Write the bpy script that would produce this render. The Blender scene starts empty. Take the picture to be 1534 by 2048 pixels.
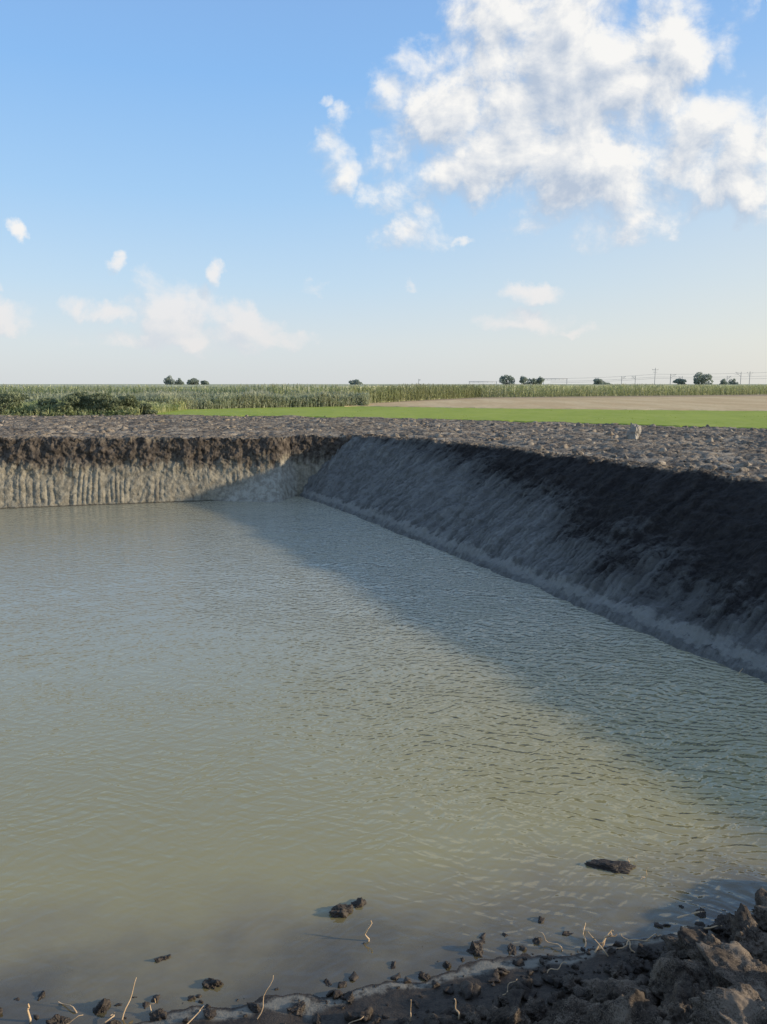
import bpy, math, numpy as np
from mathutils import Vector
rng=np.random.default_rng(7)
S=bpy.context.scene
COL=S.collection
S.view_settings.view_transform='Standard'
S.view_settings.look='None'

# ------------------------------------------------------------ noise
G=np.array([[1,1,0],[-1,1,0],[1,-1,0],[-1,-1,0],[1,0,1],[-1,0,1],[1,0,-1],[-1,0,-1],[0,1,1],[0,-1,1],[0,1,-1],[0,-1,-1]],float)
def _h(i,j,k,s):
    with np.errstate(over='ignore'):
        h=(i.astype(np.uint32)*np.uint32(374761393)+j.astype(np.uint32)*np.uint32(668265263)+k.astype(np.uint32)*np.uint32(2147483647)+np.uint32(s*974711+13))
        h=(h^(h>>np.uint32(13)))*np.uint32(1274126177)
        h=h^(h>>np.uint32(16))
    return (h%np.uint32(12)).astype(int)
def perlin(P,s=0):
    I=np.floor(P).astype(np.int64);F=P-I
    U=F*F*F*(F*(F*6-15)+10)
    out=0
    for a in (0,1):
        for b in (0,1):
            for c in (0,1):
                g=G[_h(I[...,0]+a,I[...,1]+b,I[...,2]+c,s)]
                d=g[...,0]*(F[...,0]-a)+g[...,1]*(F[...,1]-b)+g[...,2]*(F[...,2]-c)
                w=(U[...,0] if a else 1-U[...,0])*(U[...,1] if b else 1-U[...,1])*(U[...,2] if c else 1-U[...,2])
                out=out+w*d
    return out
def fbm(P,sc,o=4,s=0,gain=.5):
    P=P*sc;r=0;a=1
    for i in range(o):
        r=r+a*perlin(P+i*17.3,s+i);P=P*2.03;a*=gain
    return r
def ridg(P,sc,o=4,s=0,gain=.5):
    P=P*sc;r=0;a=1
    for i in range(o):
        r=r+a*(1-2.2*np.abs(perlin(P+i*11.1,s+i)));P=P*2.03;a*=gain
    return r
def P3(x,y,z=0):
    x,y,z=np.broadcast_arrays(x,y,z);return np.stack([x,y,z],-1).astype(float)

# ------------------------------------------------------------ mesh helpers
def mesh(name,V,Fc,smooth=False):
    V=np.asarray(V,np.float32).reshape(-1,3);Fc=np.asarray(Fc,np.int32)
    me=bpy.data.meshes.new(name);n=Fc.shape[1]
    me.vertices.add(len(V));me.vertices.foreach_set('co',V.ravel())
    me.loops.add(Fc.size);me.loops.foreach_set('vertex_index',Fc.ravel())
    me.polygons.add(len(Fc))
    me.polygons.foreach_set('loop_start',np.arange(0,Fc.size,n,dtype=np.int32))
    me.polygons.foreach_set('loop_total',np.full(len(Fc),n,np.int32))
    if smooth: me.polygons.foreach_set('use_smooth',np.ones(len(Fc),bool))
    me.update(calc_edges=True);me.validate();return me
def obj(name,me,mat=None,kind=None,label=None,cat=None,group=None,parent=None,loc=None):
    o=bpy.data.objects.new(name,me);COL.objects.link(o)
    if mat and me and not me.materials: me.materials.append(mat)
    if kind:o['kind']=kind
    if label:o['label']=label
    if cat:o['category']=cat
    if group:o['group']=group
    if parent:o.parent=parent
    if loc is not None:o.location=loc
    return o
def gridfaces(R,C):
    i=np.arange(R-1)[:,None]*C+np.arange(C-1)[None,:]
    return np.stack([i,i+1,i+C+1,i+C],-1).reshape(-1,4)
def gridmesh(name,A,smooth=True):
    R,C=A.shape[:2];return mesh(name,A.reshape(-1,3),gridfaces(R,C),smooth)
def attr(me,name,vals):
    a=me.attributes.new(name,'FLOAT','POINT');a.data.foreach_set('value',np.asarray(vals,np.float32).ravel())

# ------------------------------------------------------------ node helpers
class N:
    def __init__(s,nt): s.nt=nt
    def n(s,t,**k):
        x=s.nt.nodes.new(t)
        for a,b in k.items(): setattr(x,a,b)
        return x
    def put(s,sock,v):
        if isinstance(v,bpy.types.NodeSocket): s.nt.links.new(v,sock)
        elif v is not None:
            if sock.type=='RGBA' and len(v)==3: v=(*v,1)
            sock.default_value=v
    def m(s,op,a,b=None,c=None,clamp=False):
        x=s.n('ShaderNodeMath',operation=op,use_clamp=clamp)
        s.put(x.inputs[0],a);s.put(x.inputs[1],b);s.put(x.inputs[2],c);return x.outputs[0]
    def v(s,op,a,b=None,c=None):
        x=s.n('ShaderNodeVectorMath',operation=op)
        s.put(x.inputs[0],a);s.put(x.inputs[1],b)
        if c is not None:s.put(x.inputs[2],c)
        return x.outputs['Value'] if op in('DOT_PRODUCT','LENGTH') else x.outputs[0]
    def noise(s,vec,scale,detail=5,rough=.55,dist=0,col=False,dim='3D'):
        x=s.n('ShaderNodeTexNoise',noise_dimensions=dim);s.put(x.inputs['Vector'],vec);x.inputs['Scale'].default_value=scale
        x.inputs['Detail'].default_value=detail;x.inputs['Roughness'].default_value=rough;x.inputs['Distortion'].default_value=dist
        return x.outputs['Color' if col else 'Fac']
    def mix(s,f,a,b,bt='MIX'):
        x=s.n('ShaderNodeMix',data_type='RGBA',blend_type=bt)
        s.put(x.inputs[0],f);s.put(x.inputs[6],a);s.put(x.inputs[7],b);return x.outputs[2]
    def ss(s,v,a,b,c=0.,d=1.):
        x=s.n('ShaderNodeMapRange',interpolation_type='SMOOTHSTEP')
        s.put(x.inputs[0],v)
        for i,q in enumerate((a,b,c,d)): s.put(x.inputs[i+1],q)
        return x.outputs[0]
    def bump(s,h,st,d,nrm=None):
        x=s.n('ShaderNodeBump');x.inputs['Strength'].default_value=st;x.inputs['Distance'].default_value=d
        s.put(x.inputs['Height'],h)
        if nrm is not None:s.put(x.inputs['Normal'],nrm)
        return x.outputs[0]
    def attr(s,name): return s.n('ShaderNodeAttribute',attribute_name=name).outputs['Fac']
    def pos(s): return s.n('ShaderNodeNewGeometry').outputs['Position']
    def xyz(s,v):
        x=s.n('ShaderNodeSeparateXYZ');s.put(x.inputs[0],v);return x.outputs
    def comb(s,a,b,c=0.):
        x=s.n('ShaderNodeCombineXYZ');s.put(x.inputs[0],a);s.put(x.inputs[1],b);s.put(x.inputs[2],c);return x.outputs[0]
def mat(name):
    m=bpy.data.materials.new(name);m.use_nodes=True;nt=m.node_tree
    nt.nodes.clear();h=N(nt)
    out=h.n('ShaderNodeOutputMaterial');p=h.n('ShaderNodeBsdfPrincipled')
    nt.links.new(p.outputs[0],out.inputs[0])
    p.inputs['Roughness'].default_value=.95;p.inputs['Specular IOR Level'].default_value=.15
    return m,h,p,out

# soil --------------------------------------------------------
def soil_mat(name,dark,mid,pale,scale=1.,wet_=False,line_=False,bd=.03):
    m,h,p,o=mat(name);P=h.pos()
    a=h.noise(P,1.3*scale,4,.6);b=h.noise(P,9*scale,5,.65);c=h.noise(P,45*scale,3,.7)
    col=h.mix(h.ss(b,.36,.58),dark,mid)
    col=h.mix(h.ss(h.m('ADD',h.m('MULTIPLY',a,.6),h.m('MULTIPLY',c,.55)),.54,.70),col,pale)
    if wet_:
        z=h.xyz(P)[2]
        w=h.noise(P,2.2,4);zz=h.m('ADD',z,h.m('MULTIPLY',h.m('SUBTRACT',w,.5),.04))
        wet=h.ss(zz,.22,.03)
        wc=h.mix(h.ss(b,.35,.65),(.028,.021,.015),(.055,.041,.028))
        col=h.mix(h.m('MULTIPLY',wet,.82),col,wc)
        if line_:
            col=h.mix(h.ss(z,-.01,-.06),col,h.mix(h.ss(h.noise(P,3,5,.65),.4,.6),(.12,.09,.04),(.22,.17,.08)))
            line=h.m('MULTIPLY',h.ss(z,.001,.005),h.ss(z,.017,.010))
            line=h.m('MULTIPLY',line,h.ss(h.noise(P,9,5,.7),.36,.54))
            col=h.mix(h.m('MULTIPLY',line,.6),col,(.34,.31,.24))
        h.put(p.inputs['Roughness'],h.m('SUBTRACT',.95,h.m('MULTIPLY',wet,.4)))
        p.inputs['Specular IOR Level'].default_value=.25
    h.put(p.inputs['Base Color'],col)
    hh=h.m('ADD',h.m('MULTIPLY',b,.8),h.m('MULTIPLY',c,.35))
    h.put(p.inputs['Normal'],h.bump(hh,.8,bd))
    return m
M_plateau=soil_mat('dry_topsoil',(.072,.057,.043),(.225,.182,.134),(.41,.34,.25),1.,bd=.05)
M_clodfar=soil_mat('dry_clod',(.082,.065,.049),(.245,.198,.148),(.42,.35,.26),2.)
M_shore=soil_mat('shore_mud',(.032,.024,.016),(.085,.062,.042),(.19,.145,.10),2.,True,True,bd=.012)
M_clod=soil_mat('clod_soil',(.028,.021,.015),(.085,.063,.043),(.23,.175,.12),3.,True,False,bd=.01)
M_stone=soil_mat('boulder_stone',(.27,.24,.2),(.38,.34,.28),(.47,.42,.34),3.)

m,h,p,o=mat('back_wall_clay');P=h.pos()
t=h.attr('t');s_=h.attr('s')
n1=h.noise(P,1.2,5);n2=h.noise(P,7,5,.65);n3=h.noise(h.comb(h.m('MULTIPLY',s_,5.),h.m('MULTIPLY',t,1.2)),1.5,5,.6)
tt=h.m('ADD',t,h.m('MULTIPLY',h.m('SUBTRACT',n1,.5),.45))
tt=h.m('ADD',tt,h.m('MULTIPLY',h.m('SUBTRACT',n3,.5),.5))
clay=h.mix(h.ss(n2,.35,.62),(.20,.172,.122),(.33,.286,.205))
clay=h.mix(h.ss(n3,.50,.70),clay,(.17,.145,.105))
top=h.mix(h.ss(n2,.38,.66),(.048,.038,.029),(.135,.108,.082))
col=h.mix(h.ss(tt,.50,.74),clay,top)
col=h.mix(h.m('MULTIPLY',h.ss(tt,1.0,1.1),.8),col,(.20,.165,.12))
col=h.mix(h.ss(h.m('ADD',t,h.m('MULTIPLY',n2,.05)),.08,.035),col,(.09,.078,.056))
col=h.mix(h.m('MULTIPLY',h.attr('apron'),.8),col,h.mix(h.ss(n2,.38,.6),(.28,.255,.2),(.44,.41,.33)))
h.put(p.inputs['Base Color'],col)
h.put(p.inputs['Normal'],h.bump(h.m('ADD',n2,h.m('MULTIPLY',h.noise(P,30,3,.7),.4)),.7,.04))
M_back=m
m,h,p,o=mat('shaded_bank_clay');P=h.pos()
t=h.attr('t');s_=h.attr('s')
sk_=h.m('ADD',s_,h.m('MULTIPLY',t,.7))
st=h.comb(sk_,h.m('MULTIPLY',t,.4))
n1=h.noise(h.comb(h.m('MULTIPLY',sk_,.45),h.m('MULTIPLY',t,1.3)),1.,4,.6);n2=h.noise(P,5,7,.7);n3=h.noise(st,4.,7,.66,.2)
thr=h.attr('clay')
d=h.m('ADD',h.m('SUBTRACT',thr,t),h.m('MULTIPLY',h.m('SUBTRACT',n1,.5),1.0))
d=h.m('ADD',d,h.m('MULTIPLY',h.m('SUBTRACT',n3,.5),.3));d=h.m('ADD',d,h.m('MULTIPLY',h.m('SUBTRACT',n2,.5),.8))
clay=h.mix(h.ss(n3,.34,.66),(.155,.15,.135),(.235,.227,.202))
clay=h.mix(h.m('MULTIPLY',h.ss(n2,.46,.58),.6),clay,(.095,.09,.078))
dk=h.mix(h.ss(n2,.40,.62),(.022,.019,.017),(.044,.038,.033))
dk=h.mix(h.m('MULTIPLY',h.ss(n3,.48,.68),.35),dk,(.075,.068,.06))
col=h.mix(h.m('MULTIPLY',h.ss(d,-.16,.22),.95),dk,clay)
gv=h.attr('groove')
col=h.mix(1.,col,h.mix(gv,(.66,.66,.67),(1.14,1.14,1.12)),'MULTIPLY')  # recess shade put into the colour: grooves darker, crests lighter
pl=h.ss(h.m('ADD',t,h.m('MULTIPLY',n2,.1)),1.03,1.1)
col=h.mix(pl,col,h.mix(h.ss(n2,.38,.6),(.078,.062,.047),(.22,.178,.13)))
tn=h.m('ADD',t,h.m('MULTIPLY',h.m('SUBTRACT',n2,.5),.16))
wl=h.m('MULTIPLY',h.ss(tn,.02,.04),h.ss(tn,.09,.06))
col=h.mix(h.m('MULTIPLY',wl,.6),col,(.32,.305,.26))
h.put(p.inputs['Base Color'],col)
h.put(p.inputs['Normal'],h.bump(h.m('ADD',h.m('ADD',h.m('MULTIPLY',n3,.45),h.m('MULTIPLY',n2,.75)),h.m('MULTIPLY',h.noise(P,18,4,.7),.4)),.9,.06))
M_right=m

def leaf_mat(name,cols,sc=.6,trans=.3,dim=None):
    m,h,p,o=mat(name);P=h.pos()
    a=h.noise(P,sc,3,.6);b=h.noise(P,sc*9,2,.6)
    c=h.mix(h.ss(a,.38,.62),cols[0],cols[1]);c=h.mix(h.ss(b,.5,.7),c,cols[2])
    z=h.xyz(P)
    if len(cols)>3:
        c=h.mix(h.ss(z[2],cols[4][0],cols[4][1]),c,cols[3])
    if dim: c=h.mix(h.m('MULTIPLY',h.ss(z[0],-2.5,1.),h.ss(z[0],20.,10.)),c,dim,'MULTIPLY')  # shade painted across an x span, toning down the sun-facing slanted edge
    h.put(p.inputs['Base Color'],c);p.inputs['Roughness'].default_value=.75
    tr=h.n('ShaderNodeBsdfTranslucent');h.put(tr.inputs[0],c)
    mx=h.n('ShaderNodeMixShader');mx.inputs[0].default_value=trans
    h.nt.links.new(p.outputs[0],mx.inputs[1]);h.nt.links.new(tr.outputs[0],mx.inputs[2]);h.nt.links.new(mx.outputs[0],o.inputs[0])
    return m
M_corn=leaf_mat('corn_leaf',[(.40,.44,.21),(.43,.45,.23),(.44,.44,.26),(.47,.46,.3),(3.3,3.6)],.3,.45,(.78,.78,.78))  # maize greens paled to stand in for distance haze
M_canopy=leaf_mat('corn_canopy',[(.48,.48,.27),(.51,.50,.3),(.53,.51,.34)],.15,.1)
M_reed=leaf_mat('reed_leaf',[(.40,.43,.26),(.45,.46,.28),(.49,.48,.32),(.56,.53,.38),(2.7,3.3)],.35,.45)
M_weed=leaf_mat('weed_leaf',[(.30,.35,.15),(.5,.5,.24),(.56,.54,.3)],.22,.45)
M_grass=leaf_mat('lawn_green',[(.37,.44,.055),(.42,.48,.07),(.44,.48,.1)],.25,.15)
M_tree=leaf_mat('tree_leaf',[(.30,.34,.27),(.33,.37,.3),(.37,.4,.33)],.5)  # foliage lightened: distance haze is put into the leaf colour
M_bush=leaf_mat('bush_leaf',[(.17,.20,.11),(.25,.275,.15),(.36,.36,.2)],1.2,.4)
m,h,p,o=mat('stubble_straw');P=h.pos()
st=h.v('MULTIPLY',P,(1.,.18,1.))
a=h.noise(st,.35,5,.6);b=h.noise(P,2.5,5,.7)
col=h.mix(h.ss(a,.38,.62),(.60,.42,.22),(.70,.52,.29));col=h.mix(h.ss(b,.48,.7),col,(.48,.36,.17))
e=h.attr('edge');col=h.mix(h.m('MULTIPLY',h.ss(h.m('ADD',e,h.m('MULTIPLY',h.m('SUBTRACT',a,.5),.25)),.78,.9),.6),col,(.24,.17,.12))
h.put(p.inputs['Base Color'],col);h.put(p.inputs['Normal'],h.bump(b,.5,.03));M_stub=m
m,h,p,o=mat('straw');P=h.pos();h.put(p.inputs['Base Color'],h.mix(h.noise(P,30,3),(.48,.30,.14),(.74,.55,.34)));M_straw=m
m,h,p,o=mat('bark');P=h.pos();h.put(p.inputs['Base Color'],h.mix(h.noise(P,6,3),(.12,.10,.085),(.2,.18,.155)));M_bark=m
m,h,p,o=mat('galvanised_mast');P=h.pos();h.put(p.inputs['Base Color'],h.mix(h.noise(P,3,3),(.3,.3,.3),(.4,.4,.4)));M_mast=m

# ------------------------------------------------------------ layout curves (metres)
backB=np.array([(-24,18.8),(-11.1,22.25),(-5.1,23.85),(-3.25,24.3),(-3.0,24.9),(-2.3,24.95),(-1.5,25.0)])
backT=np.array([(-24.2,19.7),(-11.3,23.1),(-5.2,24.6),(-3.35,25.0),(-3.1,25.75),(-2.2,25.9),(-.4,25.9)])
rightB=np.array([(-2.9,25.3),(-2.6,24.6),(-1.43,22.4),(.11,19.1),(2.26,14.34),(3.43,11.74),(5.1,8.0),(6.9,4.1),(8.6,.4)])
rightT=np.array([(-1.4,26.3),(-.8,25.7),(1.0,23.6),(3.24,20.5),(5.5,15.8),(6.9,13.3),(8.7,9.6),(10.5,5.6),(12.2,1.9)])
gn=lambda x:np.interp(x,[-14.6,-13,-1.75,7.6,14.9,26,40],[43.9,43.5,40.5,35.3,30,22,12])
gf=lambda x:np.interp(x,[-14.6,-9.8,-1.8,8.4,24.5,60,130],[51.5,56,60.5,55,49.5,40,30])
cf=lambda x:np.interp(x,[-400,-60,-9,-3,0,3.3,11.6,64,120,400],[66,66,64,66,71,80,98,128,155,260])
def ground_z(x,y):
    return 1.8+.14*np.clip((-x-4)/8,0,1)*np.clip((45-y)/15,0,1)
def strip(B,T,ns,ts,kw=41):
    dB=np.r_[0,np.cumsum(np.hypot(*np.diff(B,axis=0).T))];dT=np.r_[0,np.cumsum(np.hypot(*np.diff(T,axis=0).T))]
    k=np.arange(len(B));dm=(dB+dT)/2;s=np.linspace(0,dm[-1],ns);kk=np.interp(s,dm,k)
    b=np.stack([np.interp(kk,k,B[:,i]) for i in(0,1)],-1);tp=np.stack([np.interp(kk,k,T[:,i]) for i in(0,1)],-1)
    w=np.hanning(kw);w/=w.sum();q=kw//2
    def sm(a):
        pad=2*a[:1]-a[1:q+1][::-1];pe=2*a[-1:]-a[-q-1:-1][::-1]
        e=np.concatenate([pad,a,pe]);return np.stack([np.convolve(e[:,j],w,'valid') for j in(0,1)],-1)
    b=sm(b);tp=sm(tp)
    Tt,Sg=np.meshgrid(ts,s,indexing='ij')
    X=b[None,:,0]+(tp-b)[None,:,0]*Tt;Y=b[None,:,1]+(tp-b)[None,:,1]*Tt
    zt=ground_z(tp[:,0],tp[:,1])[None,:]
    return X,Y,zt,Tt,Sg,b,tp,kk
# --- back wall
ts=np.concatenate([np.linspace(-.25,1,130),np.linspace(1.01,1.5,25)])
X,Y,zt,Tt,Sg,b,tp,kk=strip(backB,backT,1300,ts,15)
prof=np.interp(Tt,[-.25,0,.08,.5,.85,1,1.5],[-.4,0,.04,.45,.88,1,1.0])
Z=prof*zt-.09*np.clip((Tt-1.2)/.3,0,1)
P=P3(X,Y,Z)
wob=perlin(P3(Sg*1.1,Tt*.4,3.3),4)*1.1
ph=Sg/.21+wob*2.4+perlin(P3(Sg*.5,0,0),14)*3
tooth=np.abs(np.sin(np.pi*ph))**.6
amt=np.clip(perlin(P3(Sg*.35,Tt*.9,9),8)*2.4+.4,0.0,1)
face=np.clip(Tt/.1,0,1)*np.clip((.60+perlin(P3(Sg*3,0,1),9)*.4-Tt)/.25,0,1)
out=tooth*.042*amt*face
rough=fbm(P,2.2,6,20,.57)*.08+ridg(P,6,3,30)*.015
topm=np.clip((Tt-.45)/.3,0,1)*np.clip((1.3-Tt)/.3,0,1)
out=out+rough*(.55+topm*1.0)+topm*(perlin(P3(Sg*5,Tt*1.2,0),11)*.05)
wedge=np.clip((X+5.4)/2.0,0,1)*np.clip((-2.8-X)/.35,0,1)*np.clip(1-Tt/np.clip(.12+(X+5.6)*.24,.1,.7),0,1)
out=out+wedge*.75
lipn=np.clip((Tt-.8)/.25,0,1)
Z2=Z+lipn*(ridg(P3(X,Y),2.6,5,40,.65)*.055+fbm(P3(X,Y),1.0,3,41)*.06)
me=gridmesh('pit_wall',np.stack([X,Y-out,Z2],-1));attr(me,'t',Tt);attr(me,'s',Sg);attr(me,'apron',np.clip(wedge*4,0,1))
obj('pit_wall',me,M_back,'structure','steep sunlit clay wall with digger tooth marks above pond')
# --- right bank
ts=np.concatenate([np.linspace(-.2,1,210),np.linspace(1.006,1.25,36)])
X,Y,zt,Tt,Sg,b,tp,kk=strip(rightB,rightT,1900,ts)
prof=np.interp(Tt,[-.2,0,.1,.55,.85,1,1.25],[-.45,0,.13,.60,.88,1,1.0])
Z=prof*zt-.1*np.clip((Tt-1.12)/.13,0,1)
P=P3(X,Y,Z)
sk=Sg+Tt*.7
bph=sk/.62+perlin(P3(sk*.5,Tt*.8,1),53)*1.2;saw=bph-np.floor(bph)
saw=np.where(saw<.9,saw/.9,(1-saw)/.1)
bm_=np.clip(perlin(P3(sk*.35,Tt*1.6,7),54)*2.5+.5,0.05,1)
tph=sk/.13+perlin(P3(sk*.6,Tt,2),55)*1.5
tm=np.clip(perlin(P3(sk*.5,Tt*1.8,3),56)*4+.1,0,1)
tw=np.abs(np.sin(np.pi*tph))
gro=saw*.075*bm_+tw*.024*tm+perlin(P3(sk*1.6,Tt*.5,0),50)*.05
rough=fbm(P,1.3,7,60,.6)*.095+ridg(P,5,3,61)*.015
hh=(gro+rough)*np.clip((Tt+.12)/.2,.35,1)*np.clip((1.08-Tt)/.25,.3,1)
slump=np.clip(perlin(P3(Sg*.8,Tt*2.,5),66)*1.8,0,1)*.06*np.clip((.9-Tt)/.2,0,1)
Zn=Z+(hh+slump)*.9
lip=np.clip((Tt-.9)/.12,0,1)
Zn+=lip*(ridg(P3(X,Y),2.8,5,40,.65)*.058+fbm(P3(X,Y),.5,2,44)*.07)
me=gridmesh('pit_bank',np.stack([X-.4*hh,Y-.18*hh,Zn],-1));attr(me,'t',Tt);attr(me,'s',Sg)
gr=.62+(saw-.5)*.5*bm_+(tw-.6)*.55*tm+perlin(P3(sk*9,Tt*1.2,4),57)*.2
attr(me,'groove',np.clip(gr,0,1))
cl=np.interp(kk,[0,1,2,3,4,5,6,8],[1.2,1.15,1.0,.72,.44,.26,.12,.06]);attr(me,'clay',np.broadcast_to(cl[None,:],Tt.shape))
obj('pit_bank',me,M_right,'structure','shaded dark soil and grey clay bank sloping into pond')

# --- ground sheet
hole=np.concatenate([backT[:-1]+[0,.12],(rightT[1:]+np.array([.12,.05])),[(13.5,-6.5)],[(-24.4,-6.5)]])
def inpoly(x,y,poly):
    r=np.zeros(x.shape,bool);n=len(poly)
    for i in range(n):
        x1,y1=poly[i];x2,y2=poly[(i+1)%n]
        if y1==y2: continue
        c=((y1>y)!=(y2>y))&(x<(x2-x1)*(y-y1)/(y2-y1)+x1);r^=c
    return r
def segdist(x,y,poly):
    d=np.full(x.shape,1e9)
    for i in range(len(poly)-1):
        a=poly[i];v=poly[i+1]-a;t=np.clip(((x-a[0])*v[0]+(y-a[1])*v[1])/(v@v),0,1)
        d=np.minimum(d,np.hypot(x-a[0]-t*v[0],y-a[1]-t*v[1]))
    return d
def grow(a,b,st,f,lim):
    r=[a]
    while (r[-1]<lim): r.append(r[-1]+st);st*=f
    return np.array(r[1:])
xs=np.concatenate([-24-grow(0,0,.1,1.25,3500)[::-1],np.arange(-24,26,.075),26+grow(0,0,.1,1.25,3500)])
ys=np.concatenate([-7-grow(0,0,.5,1.4,600)[::-1],np.arange(-7,9,.4),np.arange(9,46,.075),46+grow(0,0,.1,1.2,4500)])
XX,YY=np.meshgrid(xs,ys)
q=P3(XX,YY)
near=np.clip((gn(XX)+1.2-YY)/1.5,0,1)*np.clip((30-np.abs(XX))/4,0,1)
edge=np.clip(segdist(XX,YY,rightT)/2.5,.5,1)
zz=ground_z(XX,YY)+near*edge*(np.clip(ridg(q,2.1,6,70,.78),-.5,2.4)*.075+fbm(q,.35,3,71)*.08-.07)
zz=np.where(inpoly(XX,YY,hole),-1.1,zz)
obj('ground',gridmesh('ground',np.stack([XX,YY,zz],-1)),M_plateau,'structure','dug-over dry grey-brown soil around the pond')

# --- near shore
def shore_y(x): return np.interp(x,[-12,-6,-2.2,-1.2,-.78,.545,1.58,2.74,4,6,9,13],[3.0,3.4,3.84,3.88,3.95,4.30,4.48,4.82,4.9,4.7,4.4,4.2])
def shore_base(x,y):
    d=shore_y(x)-y
    z=np.interp(d,[-9,-4,-2,-.8,0,.3,.6,1.2,2.2,3.8],[-1.4,-.9,-.36,-.09,0,.04,.11,.34,.92,1.85])
    z=np.where(z>0,z*np.interp(x,[2,4,8],[1,.62,.6]),z)
    xb=1.15+.452*(16.8-y);zr=(x-xb)/3.95*1.8-.12
    return np.clip(np.maximum(z,zr),-1.3,1.85)
def shore_z(x,y):
    q=P3(x,y);zb=shore_base(x,y)
    a=np.clip((zb-.01)/.3,.05,1)
    return zb+a*(ridg(q,2.2,5,80,.45)*.04+fbm(q,1.1,3,81)*.10-.03)+fbm(q,2.0,5,82)*.015
xs=np.concatenate([np.arange(-12,-3,.08),np.arange(-3,3.6,.0155),np.arange(3.6,13.6,.08)])
ys=np.concatenate([np.arange(-7,2.4,.08),np.arange(2.4,5.8,.0155),np.arange(5.8,9,.06)])
XX,YY=np.meshgrid(xs,ys);ZZ=shore_z(XX,YY)
obj('shore',gridmesh('shore',np.stack([XX,YY,ZZ],-1)),M_shore,'structure','wet dark mud shore with pale scum line at water')

# --- water
xs=np.arange(-24,9,.1);ys=np.arange(2.0,26,.1);XX,YY=np.meshgrid(xs,ys)
me=gridmesh('water',P3(XX,YY,0.));
attr(me,'depth',np.maximum(-shore_base(XX,YY)-fbm(P3(XX,YY),1.2,3,90)*.03,0))
m=bpy.data.materials.new('murky_water');m.use_nodes=True;nt=m.node_tree;nt.nodes.clear();h=N(nt)
o=h.n('ShaderNodeOutputMaterial');P=h.pos()
def rotv(a):
    r=h.n('ShaderNodeVectorRotate',rotation_type='Z_AXIS');h.put(r.inputs['Vector'],P);r.inputs['Angle'].default_value=math.radians(a);return r.outputs[0]
wob=h.v('MULTIPLY',h.noise(P,.9,2,.5,0,True),(.7,.7,0))
w1=h.noise(h.v('ADD',h.v('MULTIPLY',rotv(14),(.5,1.3,1.)),wob),10.,1,.35,.3)
w2=h.noise(h.v('MULTIPLY',rotv(8),(.6,1.2,1.)),26,1,.5,.2)
w3=h.noise(h.v('ADD',h.v('MULTIPLY',rotv(-34),(.5,1.3,1.)),wob),12,1,.35,.3)
X_,Y_=h.xyz(P)[0:2]
side=h.m('ADD',X_,h.m('MULTIPLY',Y_,.45))
gust=h.m('MULTIPLY',h.ss(h.noise(P,.22,2,.5),.35,.65,.75,1.15),h.ss(side,1.,8.,.34,1.4))
calm=h.ss(Y_,4.,7.,.35,1.)
hh=h.m('ADD',h.m('ADD',w1,h.m('MULTIPLY',w2,.12)),h.m('MULTIPLY',w3,.8))
hh=h.m('MULTIPLY',hh,h.m('MULTIPLY',gust,calm))
bn=h.bump(hh,1.,.042)
dep=h.attr('depth')
al=h.ss(h.m('ADD',dep,h.m('MULTIPLY',h.m('SUBTRACT',h.noise(P,1.8,6,.65),.5),.10)),-.03,.095)
al=h.m('ADD',h.m('MULTIPLY',al,.72),.28)
deep=h.ss(h.m('ADD',dep,h.m('MULTIPLY',h.m('SUBTRACT',h.noise(P,1.4,5,.6),.5),.2)),.0,.22)
al=h.m('MAXIMUM',al,deep)
mc=h.mix(h.ss(h.noise(P,.25,3),.35,.65),(.36,.295,.11),(.385,.32,.13))
mc=h.mix(deep,(.26,.205,.10),mc)
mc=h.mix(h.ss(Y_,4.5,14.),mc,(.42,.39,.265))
df=h.n('ShaderNodeBsdfDiffuse');h.put(df.inputs[0],mc)
tr=h.n('ShaderNodeBsdfTransparent');tr.inputs[0].default_value=(.92,.84,.62,1)
mx=h.n('ShaderNodeMixShader');h.put(mx.inputs[0],al);nt.links.new(tr.outputs[0],mx.inputs[1]);nt.links.new(df.outputs[0],mx.inputs[2])
gl=h.n('ShaderNodeBsdfGlossy');gl.inputs['Roughness'].default_value=.02;h.put(gl.inputs['Normal'],bn)
fr=h.n('ShaderNodeFresnel');fr.inputs[0].default_value=2.0;h.put(fr.inputs['Normal'],bn)
m2=h.n('ShaderNodeMixShader');h.put(m2.inputs[0],fr.outputs[0]);nt.links.new(mx.outputs[0],m2.inputs[1]);nt.links.new(gl.outputs[0],m2.inputs[2])
nt.links.new(m2.outputs[0],o.inputs[0])
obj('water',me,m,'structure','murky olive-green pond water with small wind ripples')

# ------------------------------------------------------------ clods
def ico(n):
    import bmesh
    bm=bmesh.new();bmesh.ops.create_icosphere(bm,subdivisions=n,radius=1)
    V=np.array([v.co[:] for v in bm.verts]);F=np.array([[v.index for v in f.verts] for f in bm.faces]);bm.free();return V,F
ICO={n:ico(n) for n in(2,3,6)}
def clodshape(n,seed,fl=.75):
    V,F=ICO[n];r=np.random.default_rng(seed);V=V.copy()
    for _ in range(11):
        nn=r.normal(size=3);nn/=np.linalg.norm(nn);d=V@nn;hh=r.uniform(.4,.8)
        V-=np.clip(d-hh,0,None)[:,None]*nn*.92
    L=np.linalg.norm(V,axis=1)[:,None];U=V/L
    k=1+fbm(U,1.3,3,seed)*.40+ridg(U,2.4,4 if n>3 else 2,seed+5)*.10
    if n>3:k+=fbm(U,8,5,seed+9,.58)*.06
    V=V*k[:,None]*np.array([1.08,r.uniform(.72,1.05),fl]);return V,F
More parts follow.
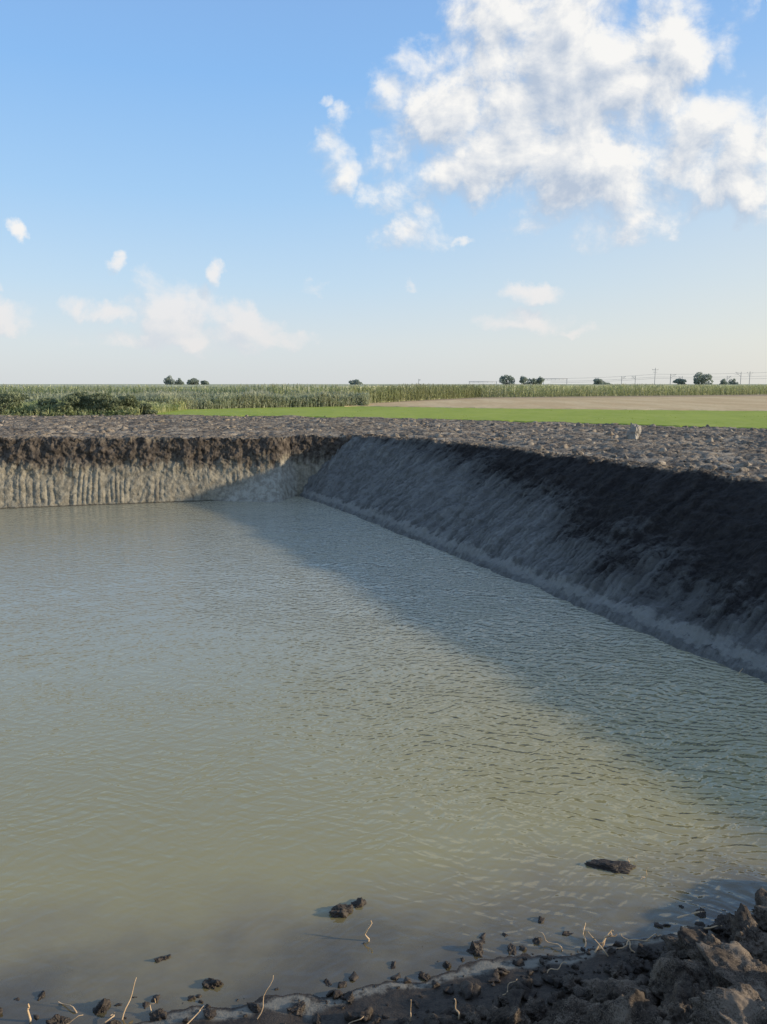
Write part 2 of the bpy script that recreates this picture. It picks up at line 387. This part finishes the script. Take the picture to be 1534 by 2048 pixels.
def scatter(name,pts,sizes,n,nv,seed,material,label):
    r=np.random.default_rng(seed);sh=[clodshape(n,seed+i) for i in range(nv)]
    VV=[];FF=[];off=0
    for (x,y,z),s in zip(pts,sizes):
        V,F=sh[r.integers(nv)];a=r.uniform(0,6.28);c,sn=math.cos(a),math.sin(a)
        W=np.stack([V[:,0]*c-V[:,1]*sn,V[:,0]*sn+V[:,1]*c,V[:,2]],-1)*s*np.array([1,1,r.uniform(.7,1.1)])+[x,y,z+s*.15]
        VV.append(W);FF.append(F+off);off+=len(V)
    return obj(name,mesh(name,np.concatenate(VV),np.concatenate(FF),False),material,'stuff',label)
M=50000
cx=rng.uniform(-20,22,M);cy=rng.uniform(10,44,M)
ok=~inpoly(cx,cy,hole)&(cy<gn(cx)+.3)
ok&=~((cx<4)&(cy<24));cx=cx[ok][:15000];cy=cy[ok][:15000]
sz=.024+.19*rng.random(len(cx))**6;sz=np.where(segdist(cx,cy,rightT)<1.,sz*.75,sz)
cz=ground_z(cx,cy)+rng.uniform(-.03,.08,len(cx))-sz*.25
scatter('soil_clods',list(zip(cx,cy,cz)),sz,2,12,100,M_clodfar,'scattered dry soil clods on dug-over ground')
pts=[];sz=[]
while len(pts)<2500:
    x=rng.uniform(-2.8,3.6);d=rng.uniform(-.35,1.6)
    if d<0 and rng.random()>.16: continue
    if x<.8 and 0<d<.25 and rng.random()>.35: continue
    if d>.1 and rng.random()>.4+.6*(x+2.8)/5: continue
    y=float(shore_y(x))-d
    pts.append((x,y,0));sz.append(.008+.07*rng.random()**3*(1 if d>0.25 else .45))
A=np.array(pts);zs=shore_z(A[:,0],A[:,1]);pts=[(a[0],a[1],max(z,-.012)) for a,z in zip(A,zs)]
scatter('soil_crumbs',pts,sz,3,12,300,M_clod,'small dark soil crumbs on muddy shore')
CM=[]
for i in range(9):
    V,F=clodshape(6,500+i,.82);me=mesh('soil_clod',V,F,True);me.materials.append(M_clod);CM.append(me)
big=[(1.66,3.94,.21),(2.02,4.08,.2),(2.3,4.32,.18),(2.62,4.58,.22),(1.3,3.72,.17),(1.02,3.6,.15),(2.0,3.66,.28),(1.55,3.46,.25),
(2.45,4.0,.28),(.62,3.55,.13),(.3,3.45,.13),(-.05,3.48,.08),(2.98,4.84,.24),(1.9,4.32,.12),(1.25,3.95,.09),(.85,3.75,.08),(2.78,4.32,.25),
(3.1,4.45,.25),(1.15,3.33,.23),(.75,3.3,.19),(2.35,3.5,.3),(1.75,3.2,.26),(-.45,3.5,.07),(2.3,4.58,.10),(2.05,4.48,.08),(1.42,4.14,.08),(.1,3.72,.045),(.5,3.78,.05),(1.65,4.33,.06),
(1.82,3.82,.16),(2.2,3.9,.15),(1.4,3.9,.11),(2.85,4.64,.16),(.9,3.43,.13),(.45,3.36,.13),(3.25,4.95,.22),(3.0,4.1,.27),(2.7,3.8,.29),
(1.1,4.05,.06),(1.75,4.18,.09),(2.5,4.5,.09),(1.55,4.22,.06),(.7,3.9,.05),(2.15,4.3,.08)]
wat=[(-.26,4.80,.085),(-.18,4.86,.06),(-1.03,4.16,.065),(-1.4,4.36,.05),(.60,4.42,.06),(.83,4.43,.04),(1.0,4.5,.035),(-.35,4.15,.03),(-.13,4.5,.03),(2.2,4.78,.055),(-1.65,3.95,.06),(-2.05,4.05,.045),(1.24,4.58,.03),(.1,4.52,.025),(-1.85,3.85,.06),(-1.3,3.9,.05),(-1.0,3.9,.04),(-.75,3.95,.045),(-2.3,3.9,.07),(-1.5,3.8,.06),(-.5,3.95,.05),(-.2,4.02,.04),(.25,4.2,.035),(.4,4.3,.03)]
k=0
for lst,lab in((big,'rough crumbly dark soil clod on the bank'),(wat,'wet dark soil clod poking out of shallow water')):
    for (x,y,s) in lst:
        o=obj('soil_clod',CM[k%9],None,None,lab,'clod','soil clods along the shore')
        z=float(shore_z(np.array([x]),np.array([y]))[0])
        z=z+s*.36 if lst is big else max(z,-.02)*1.0+s*.05
        o.location=(x,y,z);o.rotation_euler=(rng.uniform(-.4,.4),rng.uniform(-.4,.4),rng.uniform(0,6.28));o.scale=(s,s*rng.uniform(.85,1.1),s*rng.uniform(.75,1.0));k+=1
V,F=clodshape(6,900,.3);me=mesh('debris_heap',V*np.array([.17,.10,.17]),F,True)
obj('debris_heap',me,M_clod,None,'low heap of mud and broken stalks in shallow water','debris',None,None,(1.74,5.28,.0))
V,F=clodshape(6,77,1.0);V=V*[.31,.28,.40];tz=np.clip((V[:,2]+.1)/.45,0,1);V[:,0]*=1-.38*tz;V[:,1]*=1-.38*tz;V[:,0]+=tz*.02
obj('boulder',mesh('boulder',V,F,True),M_stone,None,'pointed pale grey boulder standing on loose soil','boulder',None,None,(7.85,24.2,2.1))

# ------------------------------------------------------------ stalks
def tube(pts,r0,r1,n=6):
    pts=np.array(pts,float);k=len(pts);V=[]
    T=np.gradient(pts,axis=0);T/=np.linalg.norm(T,axis=1)[:,None]
    for i in range(k):
        a=np.cross(T[i],[.3,.9,.2]);a/=np.linalg.norm(a);b=np.cross(T[i],a);r=r0+(r1-r0)*i/(k-1)
        for j in range(n):
            w=2*math.pi*j/n;V.append(pts[i]+r*(a*math.cos(w)+b*math.sin(w)))
    F=[[i*n+j,i*n+(j+1)%n,(i+1)*n+(j+1)%n,(i+1)*n+j] for i in range(k-1) for j in range(n)]
    return np.array(V),np.array(F)
def join(parts):
    V=[];F=[];o=0
    for v,f in parts: V.append(v);F.append(f+o);o+=len(v)
    return np.concatenate(V),np.concatenate(F)
def stalk(x,y,dx,dy,dz,L,r=.004,bend=.2,fork=False,lab='thin dry straw stalk sticking out of mud'):
    z=max(float(shore_z(np.array([x]),np.array([y]))[0]),-.03)+.01
    d=np.array([dx,dy,dz],float);d/=np.linalg.norm(d);side=np.cross(d,[0,0,1]);
    t=np.linspace(0,1,9);wig=rng.normal(size=3)*.012
    p=[np.array([0,0,-.01])+d*L*u+np.array([0,0,-1])*bend*L*u*u+side*math.sin(u*5+x)*.03*L+wig*math.sin(u*9) for u in t]
    parts=[tube(p,r,r*.5)]
    if fork:
        q=[p[4]+(d*.4+side*.9+np.array([0,0,.3]))*L*.35*u for u in np.linspace(0,1,5)];parts.append(tube(q,r*.8,r*.4))
        q=[p[6]+(d*.2-side*.9)*L*.25*u for u in np.linspace(0,1,5)];parts.append(tube(q,r*.7,r*.4))
    V,F=join(parts)
    obj('dry_stalk',mesh('dry_stalk',V,F,True),M_straw,None,lab,'stalk','dry stalks along the shore',None,(x,y,z))
for a in [(-1.5,3.88,.25,.5,.9,.24,.005,.1),(-1.72,3.9,-.6,.3,.15,.22,.005,.1),(-1.12,3.8,.5,.5,.5,.17,.004,.2),(-.72,3.86,.3,.35,.9,.27,.0035,.15),
 (-2.02,3.86,-.2,.3,.9,.12,.008,.1),(-1.35,3.9,.1,.4,.6,.1,.004,.0),(.15,3.8,.05,.3,1,.12,.004,.1),(.42,3.78,-.2,.4,1,.12,.006,.2),
 (1.35,4.40,.5,.3,.5,.22,.006,.3),(1.42,4.35,-.4,.5,.5,.2,.005,.2),(1.3,4.46,.2,.7,.3,.2,.006,.2),(1.5,4.44,.8,.2,.3,.25,.005,.3),(1.15,4.42,-.6,.5,.4,.2,.004,.2),
 (2.0,4.74,.9,.2,.1,.22,.011,.0),(2.1,4.6,.6,-.2,.5,.18,.007,.2),(2.55,5.35,1,-.2,.03,.4,.003,.0),(1.9,5.15,.4,.3,.6,.14,.003,.2),(1.62,5.3,-.5,.2,.5,.12,.005,.3),(1.85,5.33,.6,.5,.7,.14,.004,.2),(1.72,5.25,.3,-.5,.3,.12,.005,.2),
 (1.0,4.2,.8,.3,.3,.16,.004,.2),(.7,4.0,.7,.5,.6,.14,.004,.2),(2.3,4.35,.4,.2,.8,.13,.004,.2),(-.2,3.8,.8,.3,.4,.15,.004,.2),
 (-1.9,3.8,.7,.3,.2,.2,.004,.1),(-1.6,3.82,.4,.6,.3,.12,.004,.2),(1.7,4.5,.7,.3,.2,.16,.005,.2),(1.6,4.38,-.3,.6,.5,.14,.005,.2),(1.95,5.0,.9,.3,.2,.1,.004,.1)]:
    stalk(*a)
stalk(-.12,4.5,.15,.3,.8,.17,.0065,.1,True,'forked pale stalk standing out of the water')
stalk(1.38,4.44,.5,.1,.6,.2,.009,.3,True,'broken pale straw roots lying on mud')
stalk(4.45,9.2,.4,.4,.5,.2,.006,.3,False,'curved pale twig at the foot of the bank')

# ------------------------------------------------------------ fields
def band(name,x0,x1,nx,nf,ff,nt_,zoff,amp,material,label,edgeattr=False):
    x=np.linspace(x0,x1,nx);t=np.linspace(0,1,nt_);Tt,XX=np.meshgrid(t,x,indexing='ij')
    a=nf(XX);b_=ff(XX);YY=a+(b_-a)*Tt
    YY=YY+perlin(P3(XX*.9,YY*.0,2),33)*.5*(1-Tt)+perlin(P3(XX*3,0*YY,2),34)*.3*(1-Tt)
    ZZ=1.8+zoff+fbm(P3(XX,YY),.8,4,35)*amp
    ZZ[0]-=.12;ZZ[-1]-=.12
    me=gridmesh(name,np.stack([XX,YY,ZZ],-1))
    if edgeattr: attr(me,'edge',Tt)
    return obj(name,me,material,'structure',label)
band('grass_field',-14.6,40,500,gn,gf,120,.10,.02,M_grass,'bright green grass strip behind the dug soil')
band('stubble_field',-3,125,500,lambda x:gf(x)-.3,cf,60,.14,.02,M_stub,'tan harvested stubble field beside the maize',True)
def ribbons(base,d,L,w,bend,segs=3):
    n=len(base);t=np.linspace(0,1,segs+1)
    c=np.cos(d);s=np.sin(d);V=np.zeros((n,segs+1,2,3))
    for i,u in enumerate(t):
        hor=L*bend*u**1.3;up=L*(u*(1-.25*bend)-bend*.75*u**3*1.0)
        cx=base[:,0]+c*hor;cy=base[:,1]+s*hor;cz=base[:,2]+up
        ww=w*(1-u**2*.9)/2
        V[:,i,0]=np.stack([cx-s*ww,cy+c*ww,cz],-1);V[:,i,1]=np.stack([cx+s*ww,cy-c*ww,cz],-1)
    idx=np.arange(n)[:,None]*(2*(segs+1))
    F=np.concatenate([np.stack([idx[:,0]+2*i,idx[:,0]+2*i+1,idx[:,0]+2*i+3,idx[:,0]+2*i+2],-1) for i in range(segs)])
    return V.reshape(-1,3),F
px=[];py=[]
for row in range(7):
    xx=np.arange(-45,120,.27);xx=xx+rng.normal(size=len(xx))*.06
    keep=rng.random(len(xx))<(.95 if row<4 else .6);xx=xx[keep]
    off=row*.75
    sl=(cf(xx+.5)-cf(xx-.5));nn=1/np.sqrt(1+sl**2)
    px.append(xx-sl*nn*off);py.append(cf(xx)+nn*off+rng.normal(size=len(xx))*.08)
px=np.concatenate(px);py=np.concatenate(py)
ex=rng.uniform(-3,12.5,420);px=np.r_[px,ex];py=np.r_[py,cf(ex)+rng.uniform(0,3,420)]
n=len(px);H=rng.uniform(1.4,1.75,n)+perlin(P3(px*.1,py*.1),44)*.25
parts=[]
for l in range(7):
    zb=1.8+H*(.15+.11*l);b_=np.stack([px,py,zb],-1)
    parts.append(ribbons(b_,rng.uniform(0,6.28,n),rng.uniform(.5,.8,n),rng.uniform(.07,.11,n),rng.uniform(.35,.8,n)))
parts.append(ribbons(np.stack([px,py,np.full(n,1.8)],-1),rng.uniform(0,6.28,n),H,np.full(n,.05),np.full(n,.0)))
for j in range(2): parts.append(ribbons(np.stack([px,py,1.8+H*.93],-1),rng.uniform(0,6.28,n),rng.uniform(.2,.3,n),np.full(n,.05),rng.uniform(.1,.5,n)))
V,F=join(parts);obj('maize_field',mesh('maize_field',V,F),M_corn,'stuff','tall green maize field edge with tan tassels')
xs=np.concatenate([-40-grow(0,0,.5,1.2,2500)[::-1],np.arange(-40,120,.6),120+grow(0,0,.6,1.2,2500)])
ts=np.concatenate([np.linspace(0,40,70),40+grow(0,0,.8,1.15,2500)])
Tt,XX=np.meshgrid(ts,xs,indexing='ij');YY=cf(XX)+3.+Tt
ZZ=1.8+1.55+fbm(P3(XX,YY),.5,4,46)*.14*np.clip(1.3-Tt/300,0.2,1)+ridg(P3(XX,YY),1.5,2,47)*.03
ZZ[0]=1.7
obj('maize_canopy',gridmesh('maize_canopy',np.stack([XX,YY,ZZ],-1)),M_canopy,'stuff','olive tops of the wide maize field')
n=9000;tx=rng.uniform(-60,110,n);ty=cf(tx)+3+rng.random(n)**1.5*60
V,F=join([ribbons(np.stack([tx,ty,np.full(n,3.2)],-1),rng.uniform(0,6.28,n),rng.uniform(.2,.42,n),np.full(n,.10),rng.uniform(0,.6,n),2)])
obj('maize_tassels',mesh('maize_tassels',V,F),M_canopy,'stuff','tan tassels above the maize leaves')
def patch(name,n,x0,x1,yf0,yf1,h0,h1,w,mat_,label):
    x=rng.uniform(x0,x1,n);y=yf0(x)+(yf1(x)-yf0(x))*rng.random(n)
    hm=(h0+(h1-h0)*rng.random(n))*(1+perlin(P3(x*.35,y*.35),55)*.45)
    hm*=np.clip((y-yf0(x))/1.2+.35,0,1)
    parts=[ribbons(np.stack([x,y,np.full(n,1.8)],-1),rng.uniform(0,6.28,n),hm,np.full(n,w)*rng.uniform(.7,1.3,n),rng.uniform(.05,.5,n),3)]
    for j in range(2):
        parts.append(ribbons(np.stack([x,y,1.8+hm*rng.uniform(.3,.7,n)],-1),rng.uniform(0,6.28,n),hm*.35,np.full(n,w)*1.3,rng.uniform(.4,.9,n),2))
    V,F=join(parts);return obj(name,mesh(name,V,F),mat_,'stuff',label)
patch('reeds',14000,-28,-1.2,lambda x:np.where(x<-14,51.,gf(x)+.3),lambda x:np.where(x<-14,64.,66.),1.0,1.35,.07,M_reed,'grey-green reeds and tall weeds along the field edge')
patch('weeds',15000,-34,-13.4,lambda x:42.0+.0*x,lambda x:53+0*x,.5,.85,.07,M_weed,'yellow-green rank weeds beside the soil')
patch('grass_tufts',16000,-14.4,27,lambda x:gn(x)-.2,gf,.06,.13,.05,M_grass,'short green grass blades')
def crown(n,blobs,leaf,seed):
    r=np.random.default_rng(seed);V=[];c=[]
    w=np.array([b[3]*b[4]*b[5] for b in blobs])**.67;w/=w.sum()
    for b,k in zip(blobs,(w*n).astype(int)+4):
        u=r.normal(size=(k,3));u/=np.linalg.norm(u,axis=1)[:,None];rad=r.uniform(.55,1.08,k)**.6
        c.append(u*rad[:,None]*[b[3],b[4],b[5]]+[b[0],b[1],b[2]])
    c=np.concatenate(c);k=len(c)
    a=r.normal(size=(k,3));a/=np.linalg.norm(a,axis=1)[:,None];b_=np.cross(a,r.normal(size=(k,3)));b_/=np.linalg.norm(b_,axis=1)[:,None]
    L=leaf*r.uniform(.6,1.3,k)[:,None]
    V=np.stack([c-a*L,c+b_*L*.6,c+a*L,c-b_*L*.6],1).reshape(-1,3);F=np.arange(4*k).reshape(-1,4);return V,F
def tree(x,y,wd,ht,seed,lab,kind='tree',low=False,nl=1300,lf=None,mt=None):
    r=np.random.default_rng(seed);e=obj(kind,None,None,None,lab,'tree' if kind=='tree' else 'bush',None,None,(x,y,1.8))
    bl=[]
    for i in range(9 if not low else 8):
        f=r.uniform(.3,.8) if not low else r.uniform(.2,.75)
        wdt=wd/2*(.65*math.sqrt(max(0,1-(f-.1)**2)) if low else math.sin(math.pi*min(f,.8)))*.75
        bl.append((r.uniform(-1,1)*wdt,r.uniform(-1,1)*wdt*.6,ht*f,wd*r.uniform(.14,.26),wd*r.uniform(.14,.24),ht*r.uniform(.14,.22)))
    V,F=crown(nl,bl,lf or wd*.045+.05,seed);obj('crown',mesh('crown',V,F),mt or M_tree,parent=e)
    parts=[tube([(0,0,0),(.05,0,ht*.25),(0,.05,ht*.5),(.1,0,ht*.75)],.035*ht,.008*ht)]
    for i in range(5):
        b=bl[i];parts.append(tube([(0,0,ht*.2),(b[0]*.5,b[1]*.5,(ht*.2+b[2])*.5),(b[0],b[1],b[2])],.015*ht,.004*ht))
    V,F=join(parts);obj('trunk',mesh('trunk',V,F,True),M_bark,parent=e)
tree(-82.5,300,4.2,5.2,1,'small dark leafy tree on the horizon')
tree(-79.3,303,3.6,4.7,2,'small rounded tree on the horizon')
tree(-73,300,5.0,4.4,3,'low spreading tree behind the field')
tree(-69,301,4.4,3.7,31,'low rounded bush behind the field','bush',True)
tree(-10.6,300,8.2,3.9,4,'broad low dark bush on the horizon','bush',True)
tree(47.5,300,5.4,5.9,5,'round leafy tree behind the maize')
tree(54,300,5,5.0,6,'low leafy tree behind the maize')
tree(59,302,6,5.6,7,'wide leafy tree behind the maize')
tree(84,302,8.5,4.1,8,'low pale bush beside the railway','bush',True)
tree(114,300,6,4.3,9,'low bush beside a railway mast','bush',True)
tree(122.5,300,7.2,6.9,10,'tall rounded tree near railway masts')
tree(131,300,3.5,4.4,11,'small sparse tree near railway masts')
tree(135,301,3.5,4.4,12,'small sparse tree near railway masts')
for i,(x,y,w,hh) in enumerate([(-21.4,43.4,3.4,1.45),(-19.3,43.9,2.4,1.1),(-17.4,43.4,3.2,1.6),(-15.7,43.4,3.0,1.6),(-14.3,43.8,2.2,1.3),(-13.4,43.7,1.5,.8)]):
    tree(x,y,w,hh,60+i,'olive green bushy weed clump by the soil','bush',True,2600,.07,M_bush)

# ------------------------------------------------------------ railway masts and wires
def box(c,s):
    V=np.array([[x,y,z] for x in(-1,1) for y in(-1,1) for z in(-1,1)],float)*np.array(s)/2+c
    return V,np.array([[0,1,3,2],[4,6,7,5],[0,4,5,1],[2,3,7,6],[0,2,6,4],[1,5,7,3]])
def mast(x,y,ht,arm,lab,cross=False):
    e=obj('catenary_mast',None,None,None,lab,'railway mast','masts along the railway',None,(x,y,1.8))
    V,F=tube([(0,0,0),(0,0,ht)],.17,.12,8);obj('pole',mesh('pole',V,F),M_mast,parent=e)
    if cross: V,F=join([box((0,0,ht*.9),(3.,.16,.16)),box((-1.4,0,ht*.9+.25),(.14,.14,.4)),box((1.4,0,ht*.9+.25),(.14,.14,.4)),box((0,0,ht*.78),(2.2,.14,.14))])
    else: V,F=join([tube([(0,0,ht*.88),(arm,0,ht*.98)],.07,.06),tube([(0,0,ht*.70),(arm*.9,0,ht*.95)],.07,.06),tube([(arm*.5,0,ht*.82),(arm*1.1,0,ht*.80)],.05,.05)])
    obj('cross_arm' if cross else 'cantilever_arm',mesh('arm',V,F),M_mast,parent=e)
mast(139,400,10,2.5,'tall wooden cross-arm power pole on the horizon',True)
for x,ht,a in((122,5.8,2),(129,6.0,-2),(147,7.0,3),(110,5.2,-2),(153,5.8,-2),(183,8.0,-3)): mast(x,400,ht,a,'grey railway catenary mast with bracket arm')
mast(188,401,8.2,2,'grey cross-arm pole beside the railway',True);mast(176,400,6,2,'grey railway catenary mast with bracket arm')
mast(18,400,4.4,1,'short grey mast standing above the field')
def cable(p,q,sag,lab):
    t=np.linspace(0,1,24)[:,None];pt=np.array(p)*(1-t)+np.array(q)*t;pt[:,2]-=sag*4*(t*(1-t))[:,0]
    V,F=tube(pt,.045,.045,4);obj('overhead_wire',mesh('overhead_wire',V,F),M_mast,None,lab,'wire','overhead wires along the railway')
for z0,z1 in((8.6,10.4),(7.2,8.4),(6.5,7.0)):
    cable((139,400,z0),(215,398,z1),.6,'thin dark overhead wire between railway masts')
    cable((86,402,z0-2.2),(139,400,z0),.5,'thin dark overhead wire between railway masts')
def gantry(x0,x1,y,ht):
    c=(x0+x1)/2;w=x1-x0;e=obj('railway_gantry',None,None,None,'low grey railway gantry frame above the field','gantry','gantries along the railway',None,(c,y,1.8))
    for sx in(-1,1):
        V,F=box((sx*w/2,0,ht/2),(.25,.25,ht));obj('post',mesh('post',V,F),M_mast,parent=e)
    V,F=join([box((0,0,ht-.1),(w+.6,.22,.22)),box((0,0,ht-.75),(w-.3,.12,.12))]+[box((-w/2+w*i/6,0,ht-.43),(.1,.1,.5)) for i in range(1,6)]);obj('beam',mesh('beam',V,F),M_mast,parent=e)
gantry(82,94,400,4.6);gantry(44,58,400,3.2)

# ------------------------------------------------------------ light
EL,AZ=14.0,92.5
sun=bpy.data.lights.new('sun','SUN');sun.energy=5.;sun.angle=math.radians(1.4);sun.color=(1,.88,.70)
so=bpy.data.objects.new('sun',sun);COL.objects.link(so)
d=Vector((math.sin(math.radians(AZ))*math.cos(math.radians(EL)),math.cos(math.radians(AZ))*math.cos(math.radians(EL)),math.sin(math.radians(EL))))
so.rotation_euler=d.to_track_quat('Z','Y').to_euler();so.location=(30,0,30)

# ------------------------------------------------------------ world
W=bpy.data.worlds.new('World');S.world=W;W.use_nodes=True;nt=W.node_tree;nt.nodes.clear();h=N(nt)
W.cycles.sampling_method='MANUAL';W.cycles.sample_map_resolution=256
wo=h.n('ShaderNodeOutputWorld');bg=h.n('ShaderNodeBackground');bg.inputs[1].default_value=.145;nt.links.new(bg.outputs[0],wo.inputs[0])
sky=h.n('ShaderNodeTexSky',sky_type='NISHITA');sky.sun_disc=False;sky.sun_elevation=math.radians(EL);sky.sun_rotation=math.radians(AZ);sky.dust_density=1.5;sky.ozone_density=2.
D_=h.v('NORMALIZE',h.n('ShaderNodeTexCoord').outputs['Generated'])
X_,Y_,Z_=h.xyz(D_)[0:3]
inv=h.m('DIVIDE',1.,h.m('MAXIMUM',h.m('ABSOLUTE',Y_),.08))
p_=h.m('MULTIPLY',X_,inv);q_=h.m('MULTIPLY',h.m('ABSOLUTE',Z_),inv)
ramp=h.n('ShaderNodeValToRGB');h.put(ramp.inputs[0],h.m('MULTIPLY',h.m('ABSOLUTE',Z_),1.))
els=ramp.color_ramp.elements;data=[(0,(.63,.66,.68)),(.05,(.60,.66,.71)),(.12,(.47,.62,.77)),(.22,(.33,.54,.80)),(.34,(.23,.45,.79)),(.5,(.20,.36,.68)),(.7,(.21,.31,.53)),(1,(.21,.29,.47))]
els[0].position=0;els[0].color=(*data[0][1],1);els[1].position=1;els[1].color=(*data[-1][1],1)
for po,c in data[1:-1]:
    e=els.new(po);e.color=(*c,1)
base=h.v('SCALE',ramp.outputs[0]);base.node.inputs['Scale'].default_value=8.8
sunw=h.m('MULTIPLY',h.ss(X_,-.2,.7),h.ss(h.m('ABSOLUTE',Z_),.45,.0))
base=h.mix(h.m('MULTIPLY',sunw,.7),base,(6.1,5.9,5.3))
skyc=h.mix(.22,base,sky.outputs[0])
blobs=[(.192,.427,.085,.05,1.1),(.110,.375,.075,.035,1),(.217,.384,.10,.06,1.15),(.068,.315,.065,.055,1),(.178,.311,.12,.075,1.2),(.258,.253,.09,.06,1.1),(.307,.218,.06,.038,1),(.118,.262,.09,.04,1.05),
(.345,.405,.045,.055,.9),(.29,.335,.07,.055,1.),(.372,.316,.06,.035,.95),(.44,.275,.08,.05,1.1),(.425,.32,.05,.028,.9),(.42,.415,.03,.05,.3),(.235,.213,.08,.018,.8),
(-.055,.262,.034,.045,.15),(-.047,.317,.018,.022,.15),(-.066,.337,.012,.009,.2),(.004,.230,.034,.024,.5),(.045,.190,.038,.028,.8),(.095,.175,.018,.006,.5),
(-.275,.098,.034,.032,1.15),(-.25,.078,.05,.030,1.2),(-.21,.062,.055,.02,1.15),(-.24,.054,.10,.010,1.1),(-.34,.088,.06,.014,.5),(-.39,.098,.022,.016,.4),(-.48,.085,.045,.02,.6),(-.49,.12,.014,.010,.4),
(-.45,.185,.014,.011,.35),(-.333,.15,.013,.011,.6),(-.207,.135,.010,.018,.4),(-.082,.123,.02,.010,.55),(.027,.125,.010,.006,.45),(.178,.111,.038,.014,.7),(.171,.077,.055,.015,.6),(.238,.066,.03,.006,.5)]
g=bpy.data.node_groups.new('cloud_density','ShaderNodeTree')
g.interface.new_socket('Vector',in_out='INPUT',socket_type='NodeSocketVector');g.interface.new_socket('Value',in_out='OUTPUT',socket_type='NodeSocketFloat')
k=N(g);gi=k.n('NodeGroupInput');go=k.n('NodeGroupOutput');vec=gi.outputs[0]
w1=k.v('MULTIPLY_ADD',k.noise(vec,17,5,.62,0,True,'2D'),(.055,.045,0),(-.0275,-.0225,0))
wv=k.v('ADD',vec,w1)
acc=None
for (a,b,ra,rb,wt) in blobs:
    ra*=1.3;rb*=1.3
    v=k.v('MULTIPLY_ADD',wv,(1/ra,1/rb,0),(-a/ra,-b/rb,0))
    f=k.m('MULTIPLY_ADD',k.v('DOT_PRODUCT',v,v),-.9,wt*.9)
    acc=f if acc is None else k.m('MAXIMUM',acc,f)
acc=k.m('MAXIMUM',acc,-1.5)
fb=k.noise(k.v('MULTIPLY',vec,(1,1.2,1)),10,9,.62,.2,False,'2D')
vo=k.n('ShaderNodeTexVoronoi',feature='F1',voronoi_dimensions='2D');k.put(vo.inputs['Vector'],wv);vo.inputs['Scale'].default_value=19.
dd=k.m('ADD',acc,k.m('MULTIPLY',k.m('SUBTRACT',fb,.495),2.6));dd=k.m('ADD',dd,k.m('MULTIPLY',k.m('SUBTRACT',.42,vo.outputs['Distance']),.75))
g.links.new(dd,go.inputs[0])
def dens(v):
    x=h.n('ShaderNodeGroup');x.node_tree=g;h.put(x.inputs[0],v);return x.outputs[0]
pv=h.comb(p_,q_,0.)
d0=dens(pv);d1=dens(h.v('ADD',pv,(.012,.022,0)));
al=h.m('MULTIPLY',h.ss(d0,-.25,.85),h.ss(Y_,.1,.3))
lit=h.m('ADD',.62,h.m('MULTIPLY',h.m('SUBTRACT',d0,d1),1.05))
lit=h.m('SUBTRACT',lit,h.m('MULTIPLY',h.ss(d0,.6,2.0),.50),clamp=True)
cc=h.mix(lit,(3.35,3.9,4.75),(6.6,6.5,6.3))
lowf=h.ss(q_,.24,.04)
cc=h.mix(h.m('MULTIPLY',lowf,.85),cc,h.mix(lit,(4.9,5.0,5.3),(6.2,5.7,5.5)))
al=h.m('MULTIPLY',al,h.ss(q_,.03,.22,.58,.97))
fin=h.mix(al,skyc,cc)
fin=h.mix(h.ss(Z_,-.005,-.05),fin,(2.4,2.3,1.9))
nt.links.new(fin,bg.inputs[0])

# ------------------------------------------------------------ camera
cam=bpy.data.cameras.new('camera');cam.sensor_fit='VERTICAL';cam.sensor_height=34.6;cam.lens=26;cam.clip_end=9000;cam.clip_start=.05
co=bpy.data.objects.new('camera',cam);COL.objects.link(co);co.location=(0,0,3.6);co.rotation_euler=(math.radians(90-9.44),0,0)
S.camera=co
